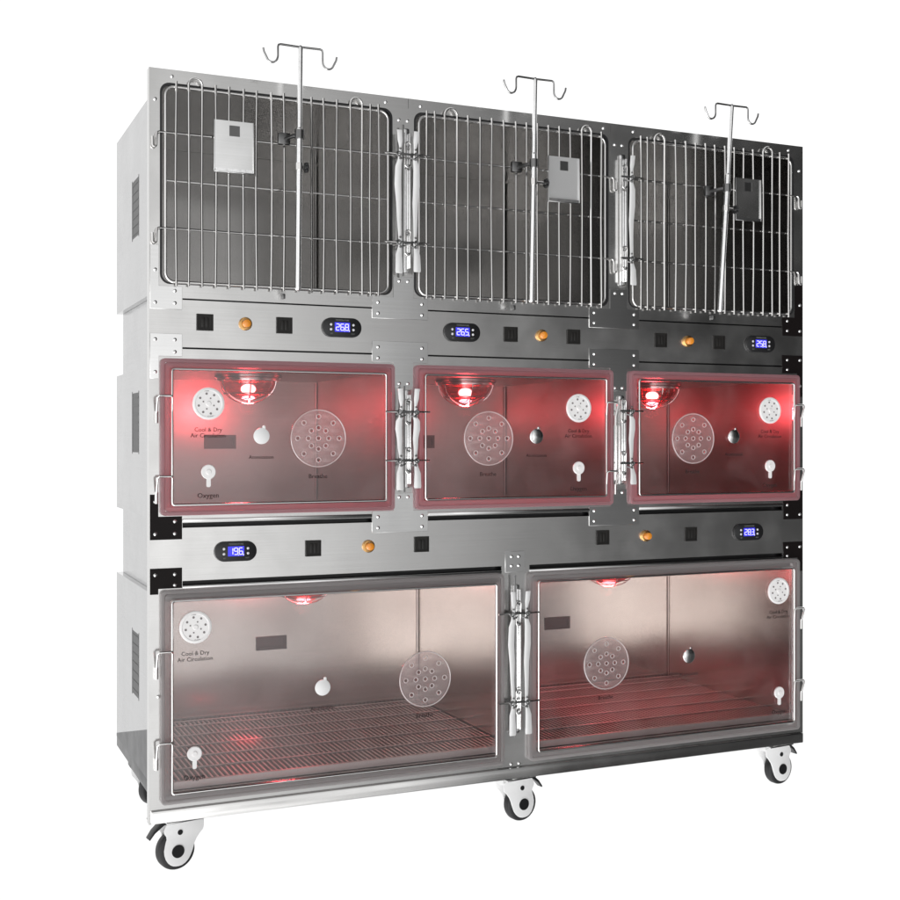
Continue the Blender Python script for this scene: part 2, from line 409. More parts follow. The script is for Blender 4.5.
# left edge
Lr = [(.013, 1.268), (.056, 1.268), (.056, 1.295), (.013, 1.340)]
plate(ell(.002, .072, .021, 1.254, 1.305, 1.395), Lr, M_PLATE)
Lr2 = [(.013, 1.187), (.056, 1.187), (.056, 1.160), (.013, 1.115)]
plate(ell(.002, .072, .021, 1.150, 1.200, 1.100), Lr2, M_PLATE)
Lr3 = [(.013, .758), (.056, .758), (.056, .785), (.013, .829)]
plate(ell(.002, .072, .020, .745, .796, .845), Lr3, M_PLATE_DARKREFL, dk)
Lr4 = [(.013, .668), (.056, .668), (.056, .644)]
plate(ell(.002, .072, .020, .637, .682, .625), Lr4, M_PLATE_DARKREFL, dk)
# right edge: steel plates, their dark reflection painted in
for rv, outl in ((Lr, ell(.002, .072, .028, 1.254, 1.305, 1.395)), (Lr2, ell(.002, .072, .020, 1.150, 1.200, 1.085)), (Lr3, ell(.002, .068, .018, .745, .796, .845)), (Lr4, ell(.002, .068, .018, .637, .682, .600))):
    plate(mir(outl), [(W-x, z) for x, z in rv], M_PLATE_DARKREFL, dk)
# middle crosses
for c, a, b in ((.591, .520, .663), (1.191, 1.112, 1.262)):
    s0, s1 = c+.009-.026, c+.009+.026
    for zs_, r_ in (((1.254, 1.305, 1.355), [(a+.015, 1.266), (a+.015, 1.292), (b-.015, 1.266), (b-.015, 1.292), (c-.002, 1.345), (c+.020, 1.345)]),
                   ((1.150, 1.200, 1.092), [(a+.015, 1.186), (a+.015, 1.160), (b-.015, 1.186), (b-.015, 1.160), (c-.002, 1.100), (c+.020, 1.100)]),
                   ((.745, .796, .838), [(a+.015, .757), (a+.015, .783), (b-.015, .757), (b-.015, .783), (c-.002, .829), (c+.020, .829)])):
        if c > 1 and zs_[0] == .745: zs_ = (.745, .794, .838)
        plate(tee(a, b, s0, s1, *zs_), r_, M_PLATE)
plate(rect(.872, .636, .926, .688), [(.889, .675), (.909, .675), (.889, .652), (.909, .652)], M_PLATE)
# upper edge plates and lower centre plate
FF = bpy.data.objects['front_frame']
for x, z in ((.013, 1.715), (.050, 1.769), (W-.013, 1.715), (W-.050, 1.769)) + tuple((c+dx, z) for c in (.600, 1.200) for dx, z in ((-.045, 1.769), (.045, 1.769), (-.011, 1.730), (.011, 1.730))): rivet(x, z, FF, -.0022)
for x in (.613, 1.176):
    mb = MB(); mb.box((x-.0005, -.0024, 1.7600), (x+.0005, -.00205, H-.001)); mb.build('sheet_seam', M_PIN, FF)
mb = MB(); mb.poly(rect(.875, .128, .925, .176), .0016, place=lambda a, b, h: (a, -.0030-h, b)); 
mb.bm.free()
for x in (.889, .911): rivet(x, .158, bpy.data.objects['front_frame'], -.0022)
for x in (.020, ): rivet(x, .40, bpy.data.objects['front_frame'], -.0022)

# ------------------------------------------------------------------ control parts
DIG = {'2': 'abged', '6': 'acdefg', '8': 'abcdefg', '5': 'acdfg', '3': 'abcdg', '0': 'abcdef', '9': 'abcdfg', '7': 'abc', '1': 'bc'}
def display(x, z, txt):
    w, h, y = .096, .045, -.0022
    mb = MB(); mb.poly(rrect(x-w/2, z-h/2, x+w/2, z+h/2, h/2-.0005, 10), .007, bev=.0015, place=lambda a, b, hh: (a, y-.0035-hh, b))
    o = mb.build('display', M_BLACK, cab)
    yf = y-.0072
    mb = MB(); mb.box((x-.0185, yf-.0006, z-.0105), (x+.0185, yf+.0002, z+.0115), 0); mb.build('screen', M_LCD, o)
    mb = MB()
    t = .0020; dh = .0145; dw = .0078
    for k, c in enumerate(txt):
        cx = x-.0115+k*.0112; cz = z+.0005
        segs = {'a': (0, dh/2, 1), 'g': (0, 0, 1), 'd': (0, -dh/2, 1), 'f': (-dw/2, dh/4, 0), 'b': (dw/2, dh/4, 0), 'e': (-dw/2, -dh/4, 0), 'c': (dw/2, -dh/4, 0)}
        for s_ in DIG[c]:
            ox, oz, hz = segs[s_]
            a, b = (dw/2-.0004, t/2) if hz else (t/2, dh/4-.0004)
            mb.box((cx+ox-a, yf-.0012, cz+oz-b), (cx+ox+a, yf-.0007, cz+oz+b))
    mb.box((x+.0042, yf-.0012, z-.0092), (x+.0060, yf-.0007, z-.0074))
    mb.box((x+.0160, yf-.0012, z-.0095), (x+.0178, yf-.0007, z-.0060))
    mb.build('digits', M_DIGIT, o)
    for sx in (-1, 1):
        for sz in (-1, 1):
            mb = MB(); mb.lathe([(.0030, 0), (.0028, .0010), (.0018, .0014), (0, .0015)], (x+sx*.0275, yf+.0002, z+sz*.0056+.0006), n=12); mb.build('button', M_LED, o)
    mb = MB(); mb.text('TEMPERATURE', (x, yf-.0002, z+.0165), .0052); mb.text('SET', (x-.026, yf-.0002, z-.0150), .0042); mb.text('OUT', (x+.026, yf-.0002, z-.0150), .0042)
    mb.build('bezel_lettering', M_KEYTXT, o)
def socket(x, z):
    mb = MB(); s_ = .0185
    mb.poly(rect(x-s_, z-s_, x+s_, z+s_), .004, [rect(x-s_+.003, z-s_+.003, x+s_-.003, z+s_-.003)], place=lambda a, b, h: (a, -.0042-h, b))
    mb.box((x-s_+.003, -.0036, z-s_+.003), (x+s_-.003, -.0024, z+s_-.003))
    mb.box((x-.0085, -.0050, z-.011), (x-.0005, -.0037, z+.011), .0005); mb.box((x+.0005, -.0046, z-.011), (x+.0085, -.0037, z+.011), .0005)
    mb.build('socket', M_SOCK, cab)
def amber(x, z):
    mb = MB(); mb.lathe([(.0150, 0), (.0150, .004), (.0135, .0055), (.0100, .0060), (.0098, .004), (.0098, .0)], (x, -.0022, z), n=6*4)
    o = mb.build('push_button', M_AMBERM, cab)
    mb = MB(); mb.lathe([(.0092, 0), (.0092, .014), (.0085, .0165), (.005, .0180), (0, .0184)], (x, -.0030, z), n=24); mb.build('button_cap', M_AMBER, o)
Z1, Z2 = 1.228, .714
for x in (.123, .306, .887, 1.066, 1.329, 1.515): socket(x, Z1)
for x in (.215, .974, 1.415): amber(x, Z1)
for x, t in ((.444, '268'), (.753, '265'), (1.651, '258')): display(x, Z1, t)
for x in (.375, .647, 1.152, 1.424): socket(x, Z2)
for x in (.511, 1.283): amber(x, Z2)
for x, t in ((.192, '196'), (1.611, '283')): display(x, Z2, t)

# ------------------------------------------------------------------ heat lamps
def heat_lamp(x, zc, low=False, wide=False):
    y = .30
    o = empty('heat_lamp', (x, y, zc), cab)
    mb = MB()
    def P(prof, n=40): mb.lathe([(r, -h) for r, h in prof], (0, 0, 0), axis='z', n=n)
    mb.lathe([(.084, 0), (.084, -.006), (.078, -.010), (.072, -.006), (.040, -.004), (0, -.004)], (0, 0, 0), 'z'); mb.build('reflector', M_REFL, o)
    mb = MB(); mb.lathe([(.0001 if k == 0 else .071*math.sin(k*PI/2/12), -.010-.052*math.cos(k*PI/2/12)) for k in range(13)], (0, 0, 0), 'z', 48); mb.build('glass_dome', M_DOME, o)
    mb = MB(); mb.torus((0, 0, -.012), .0765, .003, 'z', 48, 8)
    for a in (20, 80, 140):
        d = Vector((math.cos(R(a)), math.sin(R(a)), 0)); pts = [d*(.0765*math.cos(R(t)))+Vector((0, 0, -.012-.058*math.sin(R(t)))) for t in range(0, 181, 12)]
        mb.tube(pts, .0016, 8)
    mb.torus((0, 0, -.046), .062, .0016, 'z', 40, 6)
    mb.build('wire_guard', M_GUARD, o)
    mb = MB(); mb.sph((0, 0, -.034), .0165, (1.15, 1.15, .75)); mb.build('bulb', M_BULB, o)
    l = bpy.data.lights.new('bulb_light', 'POINT'); l.energy = LAMP_W*(1.3 if low else 2.1); l.color = (1, .10, .12); l.shadow_soft_size = .025
    lo = bpy.data.objects.new('bulb_light', l); COL.objects.link(lo); lo.parent = o; lo.location = (0, 0, -.075)
    if low:
        o.scale = (.95, .95, .85)
        sl = bpy.data.lights.new('added_red_spot', 'SPOT'); sl.energy = 5 if wide else 26; sl.color = (1, .06, .09); sl.spot_size = R(110 if wide else 15); sl.spot_blend = .9; sl.shadow_soft_size = .006  # added spot, no fitting of its own: reddens the cage floor
        so = bpy.data.objects.new('added_red_spot', sl); COL.objects.link(so); so.parent = o; so.location = (0, 0, -.10)
        so.rotation_euler = Vector((.05, .05, -.34) if wide else (-.135, .05, -.34)).to_track_quat('-Z', 'Y').to_euler()
LAMP_W = 1.0
for x in (.300, .902, 1.502): heat_lamp(x, 1.1275)
for x in (.445, 1.355): heat_lamp(x, .6055, True, x > 1)

# ------------------------------------------------------------------ doors
YP = -.0120        # middle of the acrylic pane
def clear_door(x0, x1, z0, z1, side, kind):
    """side +1: hinged on the left edge, latch on the right"""
    d = empty('clear_door', (0, 0, 0), cab)
    GM = M_GASKET_REDLIT if kind == 'M' else M_GASKET
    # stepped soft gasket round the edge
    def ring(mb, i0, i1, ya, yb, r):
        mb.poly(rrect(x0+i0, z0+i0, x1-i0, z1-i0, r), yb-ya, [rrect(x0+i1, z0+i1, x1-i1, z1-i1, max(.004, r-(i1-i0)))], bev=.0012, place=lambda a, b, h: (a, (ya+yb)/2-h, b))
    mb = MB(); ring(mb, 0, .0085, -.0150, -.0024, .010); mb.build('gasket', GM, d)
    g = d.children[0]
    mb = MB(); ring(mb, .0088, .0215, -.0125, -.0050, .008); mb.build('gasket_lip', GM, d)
    i = .0195
    mb = MB(); mb.box((x0+.0225, YP-.002, z0+.0225), (x1-.0225, YP+.002, z1-.0225)); mb.build('pane', M_PANE, d)
    i = .0235
    yw = YP-.0065
    loop = [(a, yw, b) for a, b in rrect(x0+i, z0+i, x1-i, z1-i, .006, 4)]
    mb = MB(); mb.tube(loop, .0028, 10, True); mb.build('wire_frame', M_WIRE, d)
    # hinge wires at the hinged side, standing off the frame
    hx = x0 if side > 0 else x1
    zz = (1.062, .885) if kind == 'M' else (.500, .300)
    for z in zz:
        e = hx-side*.009; f = hx+side*.0235
        pts = [(f, yw, z-.035), (f, yw-.003, z-.004), (f-side*.004, yw-.0045, z), (e+side*.004, yw-.0045, z), (e, yw-.003, z-.004), (e, -.008, z-.040)]
        mb = MB(); mb.tube(pts, .0026, 10); mb.cyl((e, -.0075, z-.060), (e, -.0075, z-.034), .0045, n=12); mb.build('hinge', M_WIRE, d)
    # fittings in the pane
    yf = YP-.0022
    def X(o_): return x0+o_ if side > 0 else x1-o_
    if kind == 'M': fit = dict(vent=(.104, 1.046), port=(.225, .974), disc=(.359, .969), key=(.104, .890))
    else: fit = dict(vent=(.075, .550), port=(.370, .392), disc=(.626, .392), key=(.073, .266))
    # round white vent, two turning plates with a ring of holes
    vx, vz = X(fit['vent'][0]), fit['vent'][1]
    mb = MB(); mb.lathe([(.0360, 0), (.0360, .0030), (.0340, .0042), (.0300, .0042), (.0290, .0034), (.0060, .0034), (.0050, .0050), (0, .0054)], (vx, yf, vz), n=56)
    mb.mi = 1
    for k in range(8): a = R(k*45+12); mb.lathe([(.0026, 0), (.0026, .0006), (0, .0006)], (vx+.0225*math.cos(a), yf-.0034, vz+.0225*math.sin(a)), n=12)
    for k in range(4): a = R(k*90-20); mb.lathe([(.0018, 0), (.0018, .0006), (0, .0006)], (vx+.0125*math.cos(a), yf-.0034, vz+.0125*math.sin(a)), n=10)
    mb.text('CLOSE', (vx+.004, yf-.0037, vz-.0285), .0045); mb.text('OPEN', (vx-.005, yf-.0037, vz+.0285), .0045)
    mb.build('vent_disc', [M_DISC, M_DISCHOLE], d)
    # nebuliser port with swing cover
    px, pz = X(fit['port'][0]), fit['port'][1]
    mb = MB(); mb.lathe([(.0185, 0), (.0185, .0022), (.0172, .0030), (0, .0030)], (px, yf, pz), n=40)
    mb.poly(rrect(px+.002, pz+.010, px+.009, pz+.0245, .0033), .0022, place=lambda a, b, h: (a, yf-.0012-h, b)); mb.lathe([(.0025, .002), (.0022, .0042), (0, .0046)], (px+.0055, yf, pz+.0215), n=12)
    mb.build('port_cover', M_CHROME if side < 0 else M_WHITE, d)  # left doors: same steel cover, its bright reflection given as white
    # clear breathing disc with seventeen moulded holes
    bx, bz = X(fit['disc'][0]), fit['disc'][1]
    r = .067
    mb = MB(); mb.poly(circ(bx, bz, r, 64), .004, [circ(bx+q*math.cos(R(t)), bz+q*math.sin(R(t)), .0042, 14) for q, t in HOLES], bev=.0006, place=lambda a, b, h: (a, yf-.0026-h, b))
    dd = mb.build('breathing_disc', M_CDISC, d)
    mb = MB(); mb.torus((bx, yf-.0048, bz), r-.0015, .0014, n=72)
    for q, t in HOLES: mb.torus((bx+q*math.cos(R(t)), yf-.0048, bz+q*math.sin(R(t))), .0052, .0012, n=18, m=6)
    mb.build('disc_rim', M_CRIM, d)
    # oxygen port: round cap with a stem
    kx, kz = X(fit['key'][0]), fit['key'][1]
    mb = MB(); mb.lathe([(.0165, 0), (.0165, .0028), (.0150, .0042), (.0060, .0042), (.0050, .0060), (0, .0062)], (kx, yf, kz+.004), n=40)
    mb.poly(rrect(kx-.0048, kz-.030, kx+.0048, kz-.008, .0040), .0030, place=lambda a, b, h: (a, yf-.0016-h, b))
    mb.build('oxygen_port', M_DISC, d)
    s_ = .0155; t_ = yf-.0006
    for txt, tx, tz, ts in (('Cool & Dry\nAir Circulation', vx, vz-.0647, s_*.84), ('Atomization', px, pz-.048, s_*.75), ('Breathe', bx, bz-.088, s_*.92), ('Oxygen', kx, kz-.049, s_)):
        mb = MB(); mb.text(txt, (tx, t_, tz), ts); mb.build('lettering', M_INK, d)
    return d
HOLES = [(0, 0)] + [(.0245, 45*k) for k in range(8)] + [(.0500, 45*k) for k in range(8)]
for k, (a, b) in enumerate(MX): clear_door(a, b, MZ[0], MZ[1], 1 if k == 0 else -1, 'M')
for k, (a, b) in enumerate(BX): clear_door(a, b, BZ[0], BZ[1], 1 if k == 0 else -1, 'B')

# barred doors
BARS = [([.058, .085, .115, .145, .176, .209, .239, .272, .302, .336, .368, .397, .430, .463, .492, .513, .533], [(1, 2), (13, 14)]),
        ([.657, .678, .704, .737, .766, .799, .831, .863, .897, .927, .958, .989, 1.020, 1.051, 1.085, 1.113, 1.143], [(2, 3), (14, 15)]),
        ([1.262, 1.282, 1.304, 1.335, 1.369, 1.401, 1.433, 1.465, 1.495, 1.528, 1.559, 1.590, 1.621, 1.655, 1.686, 1.712, 1.743], [(2, 3), (13, 14)])]
for k, (x0, x1) in enumerate(TX):
    side = 1 if k == 0 else -1
    d = empty('barred_door', (0, 0, 0), cab)
    yw = -.006
    fx0, fx1, fz0, fz1 = x0+.011, x1-.013, 1.314, 1.745
    mb = MB(); mb.tube([(a, yw, b) for a, b in rrect(fx0, fz0, fx1, fz1, .020, 7)], .0034, 12, True); mb.build('wire_frame', M_WIRE, d)
    xs, loops = BARS[k]
    mb = MB(); inl = {i for p in loops for i in p}
    yb = yw-.0058
    for i, x in enumerate(xs):
        j = random.uniform(-.0012, .0012); bow = random.uniform(-.0026, .0026)
        if i in inl: continue
        mb.tube([(x, yb, 1.305+j), (x+bow*.7, yb-.0003, 1.42), (x+bow, yb, 1.53), (x+bow*.7, yb-.0003, 1.64), (x, yb, 1.757+j)], .0027, 10)
    for i, j in loops:
        a, b = xs[i], xs[j]; c, r_ = (a+b)/2, (b-a)/2
        pts = [(a, yb, 1.306), (a+.001, yb, 1.53)] + [(c-r_*math.cos(R(t)), yb-.002*math.sin(R(t)), 1.752+r_*math.sin(R(t))) for t in range(0, 181, 15)] + [(b-.001, yb, 1.53), (b, yb, 1.306)]
        mb.tube(pts, .0027, 10)
    mb.build('vertical_bars', M_WIRE, d)
    mb = MB()
    mb.tube([(fx0, yw, 1.537), (fx1, yw, 1.537)], .0024, 10)
    mb.build('cross_bar', M_WIRE, d)
    # two long cross bars bent into hinge hooks on one side, reaching to the latch on the other
    for z in (1.643, 1.432):
        hx = x0-.010 if side > 0 else x1+.012
        lx = x1+.010 if side > 0 else x0-.010
        yk = yw-.001
        pts = [(lx, yk, z), (hx+side*.007, yk, z), (hx+side*.003, yk-.002, z-.002), (hx+side*.001, yk-.003, z-.007), (hx, yk-.003, z-.030)]
        pts += [(hx-side*(.004-.004*math.cos(R(t))), yk-.003, z-.030-.004*math.sin(R(t))) for t in range(30, 181, 30)] + [(hx-side*.008, yk-.003, z-.012)]
        mb = MB(); mb.tube(pts, .0025, 10); mb.build('hinge_bar', M_WIRE, d)
    mb = MB(); cx = (x0+x1)/2+side*.005; mb.box((cx-.0035, -.010, 1.2885), (cx+.0035, -.0022, 1.300), .001); mb.build('door_stop', M_PIN, d)

# ------------------------------------------------------------------ latches
def latch(xc, side, zt, zb, ztop, zbot, plate_w=True, xl=None):
    """side -1: lever to the left of the post, serves the door on the left"""
    o = empty('latch', (0, 0, 0), cab)
    # wavy pressed lever
    xl = xc+side*.017 if xl is None else xl
    H_ = zt-zb
    prof = [(zt+.004, .006), (zt-.014, .0075), (zt-.10*H_-.010, .0125), (zt-.35*H_, .0135), (zt-.55*H_, .0100), (zt-.75*H_, .0085), (zb+.012, .0065), (zb, .0060), (zb-.012, .0075), (zb-.030, .0125), (zbot+.004, .0135), (zbot, .0125)]
    if ztop > zt+.05: prof = [(zt+.055, .0105), (zt+.030, .0085), (zt+.014, .005)] + prof
    inner = [(xl-side*.004-side*(.0015 if k % 3 == 1 else 0), z) for k, (z, w) in enumerate(prof)]
    outer = [(xl-side*.004+side*w*1.25, z) for z, w in prof]
    pl = inner+outer[::-1]
    mb = MB(); mb.poly(pl, .0022, bev=.0005, place=lambda a, b, h: (a, -.0240+.004*math.sin((b-zb)/(zt-zb)*PI)-h, b))
    mb.build('lever', M_LEVER, o)
    for z in (zt, zb):
        mb = MB(); mb.cyl((xl-side*.010, -.0225, z), (xl+side*.010, -.0215, z), .0036, n=12)
        mb.torus((xl+side*.003, -.0245, z-.001), .0050, .0019, 'y', 20, 8)
        mb.sph((xl, -.026, z-.012), .0030); mb.sph((xl, -.026, z+.011), .0026)
        mb.tube([(xl-side*.012, -.021, z-.008), (xl-side*.004, -.026, z-.012), (xl+side*.006, -.022, z-.003)], .0020, 8)
        mb.build('pivot', M_PIN, o)
        mb = MB(); mb.tube([(xl+side*.038, -.0205, z), (xl+side*.010, -.0205, z), (xl, -.0225, z)], .0024, 8); mb.build('latch_arm', M_WIRE, o)
    if plate_w:
        # long channel-shaped post with oval springs and screws
        mb = MB(); w = .0085
        mb.poly(rrect(xc-w, zbot, xc+w, ztop, .004), .003, bev=.0008, place=lambda a, b, h: (a, -.0060-h, b))
        for x in (xc-w+.001, xc+w-.001): mb.box((x-.001, -.017, zbot+.01), (x+.001, -.0075, ztop-.012), .0006)
        mb.build('latch_plate', M_CHROME, o)
        for z in (zt, zb):
            h2 = .030; loopz = rrect(xc-.0065, z-h2, xc+.0065, z+h2, .0064, 5)
            mb = MB(); mb.tube([(a, -.0195+.003*math.cos((b-z)/h2*1.5), b) for a, b in loopz], .0019, 8, True)
            mb.build('spring_loop', M_WIRE, o)
            mb = MB(); mb.cyl((xc-.012, -.0215, z), (xc+.012, -.0215, z), .0026, n=10); mb.build('cross_pin', M_PIN, o)
            for dz in (-.024, .024):
                mb = MB(); mb.lathe([(.0035, 0), (.0035, .002), (.002, .003), (0, .003)], (xc, -.0082, z+dz), n=12); mb.tube([(xc-.005, -.019, z+dz), (xc, -.021, z+dz-.004), (xc+.005, -.019, z+dz)], .0016, 6)
                mb.build('screw', M_PIN, o)
    else:
        mb = MB(); mb.cyl((xc, -.0190, zbot-.005), (xc, -.0190, ztop), .0023, n=10); mb.build('latch_rod', M_PIN, o)
latch(.5925, -1, 1.645, 1.435, 1.715, 1.360, False, xl=.583)
latch(.6050, 1, 1.645, 1.435, 1.710, 1.365, True, xl=.622)
latch(1.2090, 1, 1.645, 1.435, 1.705, 1.365, True, xl=1.226)
latch(.5960, -1, 1.032, .916, 1.094, .846, False, xl=.585)
latch(.6065, 1, 1.032, .916, 1.085, .850, True, xl=.623)
latch(1.2060, 1, 1.040, .905, 1.080, .850, True, xl=1.226)
latch(.8910, -1, .535, .315, .630, .235, False, xl=.884)
latch(.9010, 1, .535, .315, .605, .235, True, xl=.921)

# ------------------------------------------------------------------ castors
def castor():
    o = empty('castor', (0, 0, 0), cab)
    cz, tw = .044, .013
    prof = [(-.062, .112), (-.062, .086), (-.052, .077), (-.041, .062), (-.035, .042), (-.027, .024), (-.014, .0125), (.0, .010), (.014, .0125), (.026, .024), (.0325, .044), (.029, .064), (.0245, .077), (.033, .090), (.030, .100), (.022, .112)]
    # smooth the outline
    P_ = []
    n = len(prof)
    for i in range(n):
        a, b = Vector(prof[i]), Vector(prof[(i+1) % n]); P_ += [tuple(a*.75+b*.25), tuple(a*.25+b*.75)]
    mb = MB()
    for y in (-.0165, .0165): mb.poly(P_, .004, bev=.001, place=lambda a, b, h, y=y: (a, y-h, b))
    mb.box((-.060, -.0145, .098), (.022, .0145, .1105), .002)
    mb.build('fork', M_WHITE, o)
    mb = MB(); mb.lathe([(.020, -tw), (.038, -tw), (.0425, -tw+.003), (.044, -tw+.007), (.044, tw-.007), (.0425, tw-.003), (.038, tw), (.020, tw)], (0, 0, cz), n=56); mb.build('wheel', M_RUBBER, o)
    mb = MB(); mb.cyl((0, -.0200, cz), (0, .0200, cz), .0145, n=32); mb.cyl((-.005, -.0195, .086), (-.005, .0195, .086), .0060, n=20); mb.build('hub_cap', M_BLACK, o)
    mb = MB(); mb.box((-.058, -.030, .1105), (.030, .030, .1145), .001); mb.cyl((-.018, 0, .1145), (-.018, 0, .1205), .022, n=28); mb.build('mounting_plate', M_PLATE, o)
    mb = MB(); mb.poly([(.010, .108), (.030, .104), (.050, .090), (.062, .076), (.064, .079), (.053, .095), (.036, .110), (.012, .1125)], .022, bev=.001); mb.build('brake_pedal', M_BLACK, o)
    return o
c0 = castor()
for k, (x, y, a) in enumerate(((.066, .045, 180+10), (.937, .045, 8), (1.752, .045, 6), (.112, .560, 28), (.93, .56, 20), (1.72, .56, 30))):
    c = c0 if k == 0 else copy_tree(c0, cab)
    c.location = (x, y, 0); c.rotation_euler = (0, 0, R(a))

# ------------------------------------------------------------------ drip stands
def stand(top, bot, knob, clamp_z, label):
    """top/bot: x of the pole at its upper and lower end"""
    yt, yb = -.080, -.078
    zt, zb = 1.846, 1.306
    base = Vector((bot, yb, zb)); tip = Vector((top, yt, zt)); ax = (tip-base)
    o = empty('drip_stand', tuple(base)); tag(o, label, 'drip stand', 'drip stands clamped to the barred doors')
    def loc(t): return ax*t
    mb = MB(); mb.cyl((0, 0, 0), loc(.66), .0070, n=20); mb.sph((0, 0, 0), .0070, n=16); mb.cyl(loc(.66), loc(.665), .0070, .0060, n=20); mb.cyl(loc(.665), loc(.995), .0060, n=20)
    mb.build('pole', M_CHROME, o)
    def hook(s_):
        w = .052; d = .029; P = [(0, 0), (s_*(w-.006), .0008), (s_*(w-.0015), -.001), (s_*w, -.006), (s_*w, -.022)]
        cx = w+.0135
        P += [(s_*(cx-.0135*math.cos(R(t))), -.026-.0155*math.sin(R(t))) for t in range(0, 150, 15)]
        P += [(s_*(cx+.0185), -.020), (s_*(cx+.0200), -.012)]
        return [tuple(ax + Vector((a, 0, b))) for a, b in P]
    mb = MB(); mb.tube(hook(-1), .0026, 8); mb.tube(hook(1), .0026, 8); mb.sph(tuple(ax), .0045); mb.build('hook_bar', M_HOOK, o)
    t = (clamp_z-zb)/(zt-zb); p = loc(t)
    mb = MB(); mb.cyl(p-Vector((0, 0, .010)), p+Vector((0, 0, .010)), .0105, n=20); mb.tube([p, p+Vector((-.012, .022, -.001)), p+Vector((-.020, .050, -.002))], .0048, 10)
    mb.box(tuple(p+Vector((-.036, .044, -.014))), tuple(p+Vector((-.008, .0555, .012))), .002); mb.build('clamp', M_PIN, o)
    kx, kz = knob
    q = loc((kz-zb)/(zt-zb))
    kp = Vector((kx-bot, q.y+.004, kz-zb))
    mb = MB(); mb.cyl(tuple(q-Vector((0, 0, .008))), tuple(q+Vector((0, 0, .008))), .0092, n=18); mb.cyl(tuple(q), tuple(kp), .0035, n=10); mb.build('knob_screw', M_WIRE, o)
    mb = MB(); mb.cyl(tuple(kp-Vector((.002, 0, 0))), tuple(kp+Vector((.006, 0, 0))), .0085, n=20)
    for i in range(6): a = R(60*i); mb.sph((kp.x+.002, kp.y+.0085*math.cos(a), kp.z+.0085*math.sin(a)), .0042, n=10)
    mb.build('knob', M_BLACK, o)
    return o
stand(.321, .316, (.334, 1.578), 1.650, 'steel drip stand with two hooks clamped on the barred door of the left upper cage')
stand(.915, .906, (.946, 1.595), 1.640, 'steel drip stand with two hooks clamped on the barred door of the middle upper cage')
stand(1.500, 1.464, (1.514, 1.574), 1.628, 'steel drip stand leaning right, clamped on the barred door of the right upper cage')

# ------------------------------------------------------------------ card holders
def card(x0, x1, z0, z1, label, mat):
    o = empty('card_holder', (x0, -.018, z0)); tag(o, label, 'card holder', 'metal card holders hanging on the cage bars')
    w, h = x1-x0, z1-z0
    mb = MB(); sq = rect(w/2-.010, h-.034, w/2+.014, h-.010)
    mb.poly(rect(0, 0, w, h), .0014, [sq]); mb.build('plate', mat, o)
    mb = MB(); mb.box((0, -.0050, -.0010), (w, -.0009, .0015), .0005); mb.box((-.0004, -.0050, .0016), (.0016, -.0009, h), .0005); mb.box((w-.0022, -.0046, .0016), (w-.0002, -.0009, h), .0005)
    mb.box((.003, -.0040, .0015), (w-.003, -.0034, .0085)); mb.build('folded_lip', M_CHROME, o)
    mb = MB(); mb.box((w/2-.011, .0010, h-.037), (w/2+.015, .0020, h-.007)); 
    mb.build('hook_tab', M_PIN, o)
    return o
card(.139, .230, 1.564, 1.680, 'bright steel card holder hanging on the bars of the left upper cage', M_PLATE)
card(.983, 1.074, 1.564, 1.679, 'grey steel card holder right of the drip stand on the middle upper cage', M_CARD)
card(1.556, 1.642, 1.559, 1.674, 'dark steel card holder right of the drip stand on the right upper cage', M_PANEL)

# ------------------------------------------------------------------ floor: clear sheet the castors stand on
def floor_mat():
    m, nt, out = new_mat('studio_floor'); L = nt.links.new
    t = nt.nodes.new('ShaderNodeBsdfTransparent'); d = nt.nodes.new('ShaderNodeBsdfDiffuse'); d.inputs[0].default_value = (.9, .9, .9, 1)
    mx = nt.nodes.new('ShaderNodeMixShader'); mx.inputs[0].default_value = .06
    L(t.outputs[0], mx.inputs[1]); L(d.outputs[0], mx.inputs[2]); L(mx.outputs[0], out.inputs[0]); return m
mb = MB(); mb.lathe([(0, 0), (14, 0)], (1, 1, -.0005), 'z', 64)
tag(mb.build('floor', floor_mat(), None, smooth=False), kind='structure')

# ------------------------------------------------------------------ world: studio surround, white behind, fading to dark front right
w = bpy.data.worlds.new('World'); S.world = w; w.use_nodes = True
nt = w.node_tree; nt.nodes.clear(); L = nt.links.new
out = nt.nodes.new('ShaderNodeOutputWorld'); bg = nt.nodes.new('ShaderNodeBackground')
tc = nt.nodes.new('ShaderNodeTexCoord'); sep = nt.nodes.new('ShaderNodeSeparateXYZ'); L(tc.outputs['Generated'], sep.inputs[0])
ng = nt.nodes.new('ShaderNodeMath'); ng.operation = 'MULTIPLY'; ng.inputs[1].default_value = -1; L(sep.outputs['Y'], ng.inputs[0])
at = nt.nodes.new('ShaderNodeMath'); at.operation = 'ARCTAN2'; L(sep.outputs['X'], at.inputs[0]); L(ng.outputs[0], at.inputs[1])
mr = nt.nodes.new('ShaderNodeMapRange'); mr.inputs['From Min'].default_value = -PI; mr.inputs['From Max'].default_value = PI; L(at.outputs[0], mr.inputs['Value'])
def ramp(stops):
    r = nt.nodes.new('ShaderNodeValToRGB'); cr = r.color_ramp
    cr.elements[0].position = 0; cr.elements[1].position = 1
    vals = [(p, v) for p, v in stops]
    cr.elements[0].color = (*[vals[0][1]]*3, 1); cr.elements[1].color = (*[vals[-1][1]]*3, 1)
    for p, v in vals[1:-1]:
        e = cr.elements.new(p); e.color = (v, v, v, 1)
    return r
az = lambda a: (a+180)/360
rp = ramp([(0, .90), (az(-171), .80), (az(-150), 1), (az(-70), 1), (az(-35), 1), (az(-5), 1), (az(10), .90), (az(18), .55), (az(25), .30), (az(31), .10), (az(36), .042), (az(55), .012), (az(80), .04), (az(97), 1), (1, 1)])
L(mr.outputs[0], rp.inputs[0])
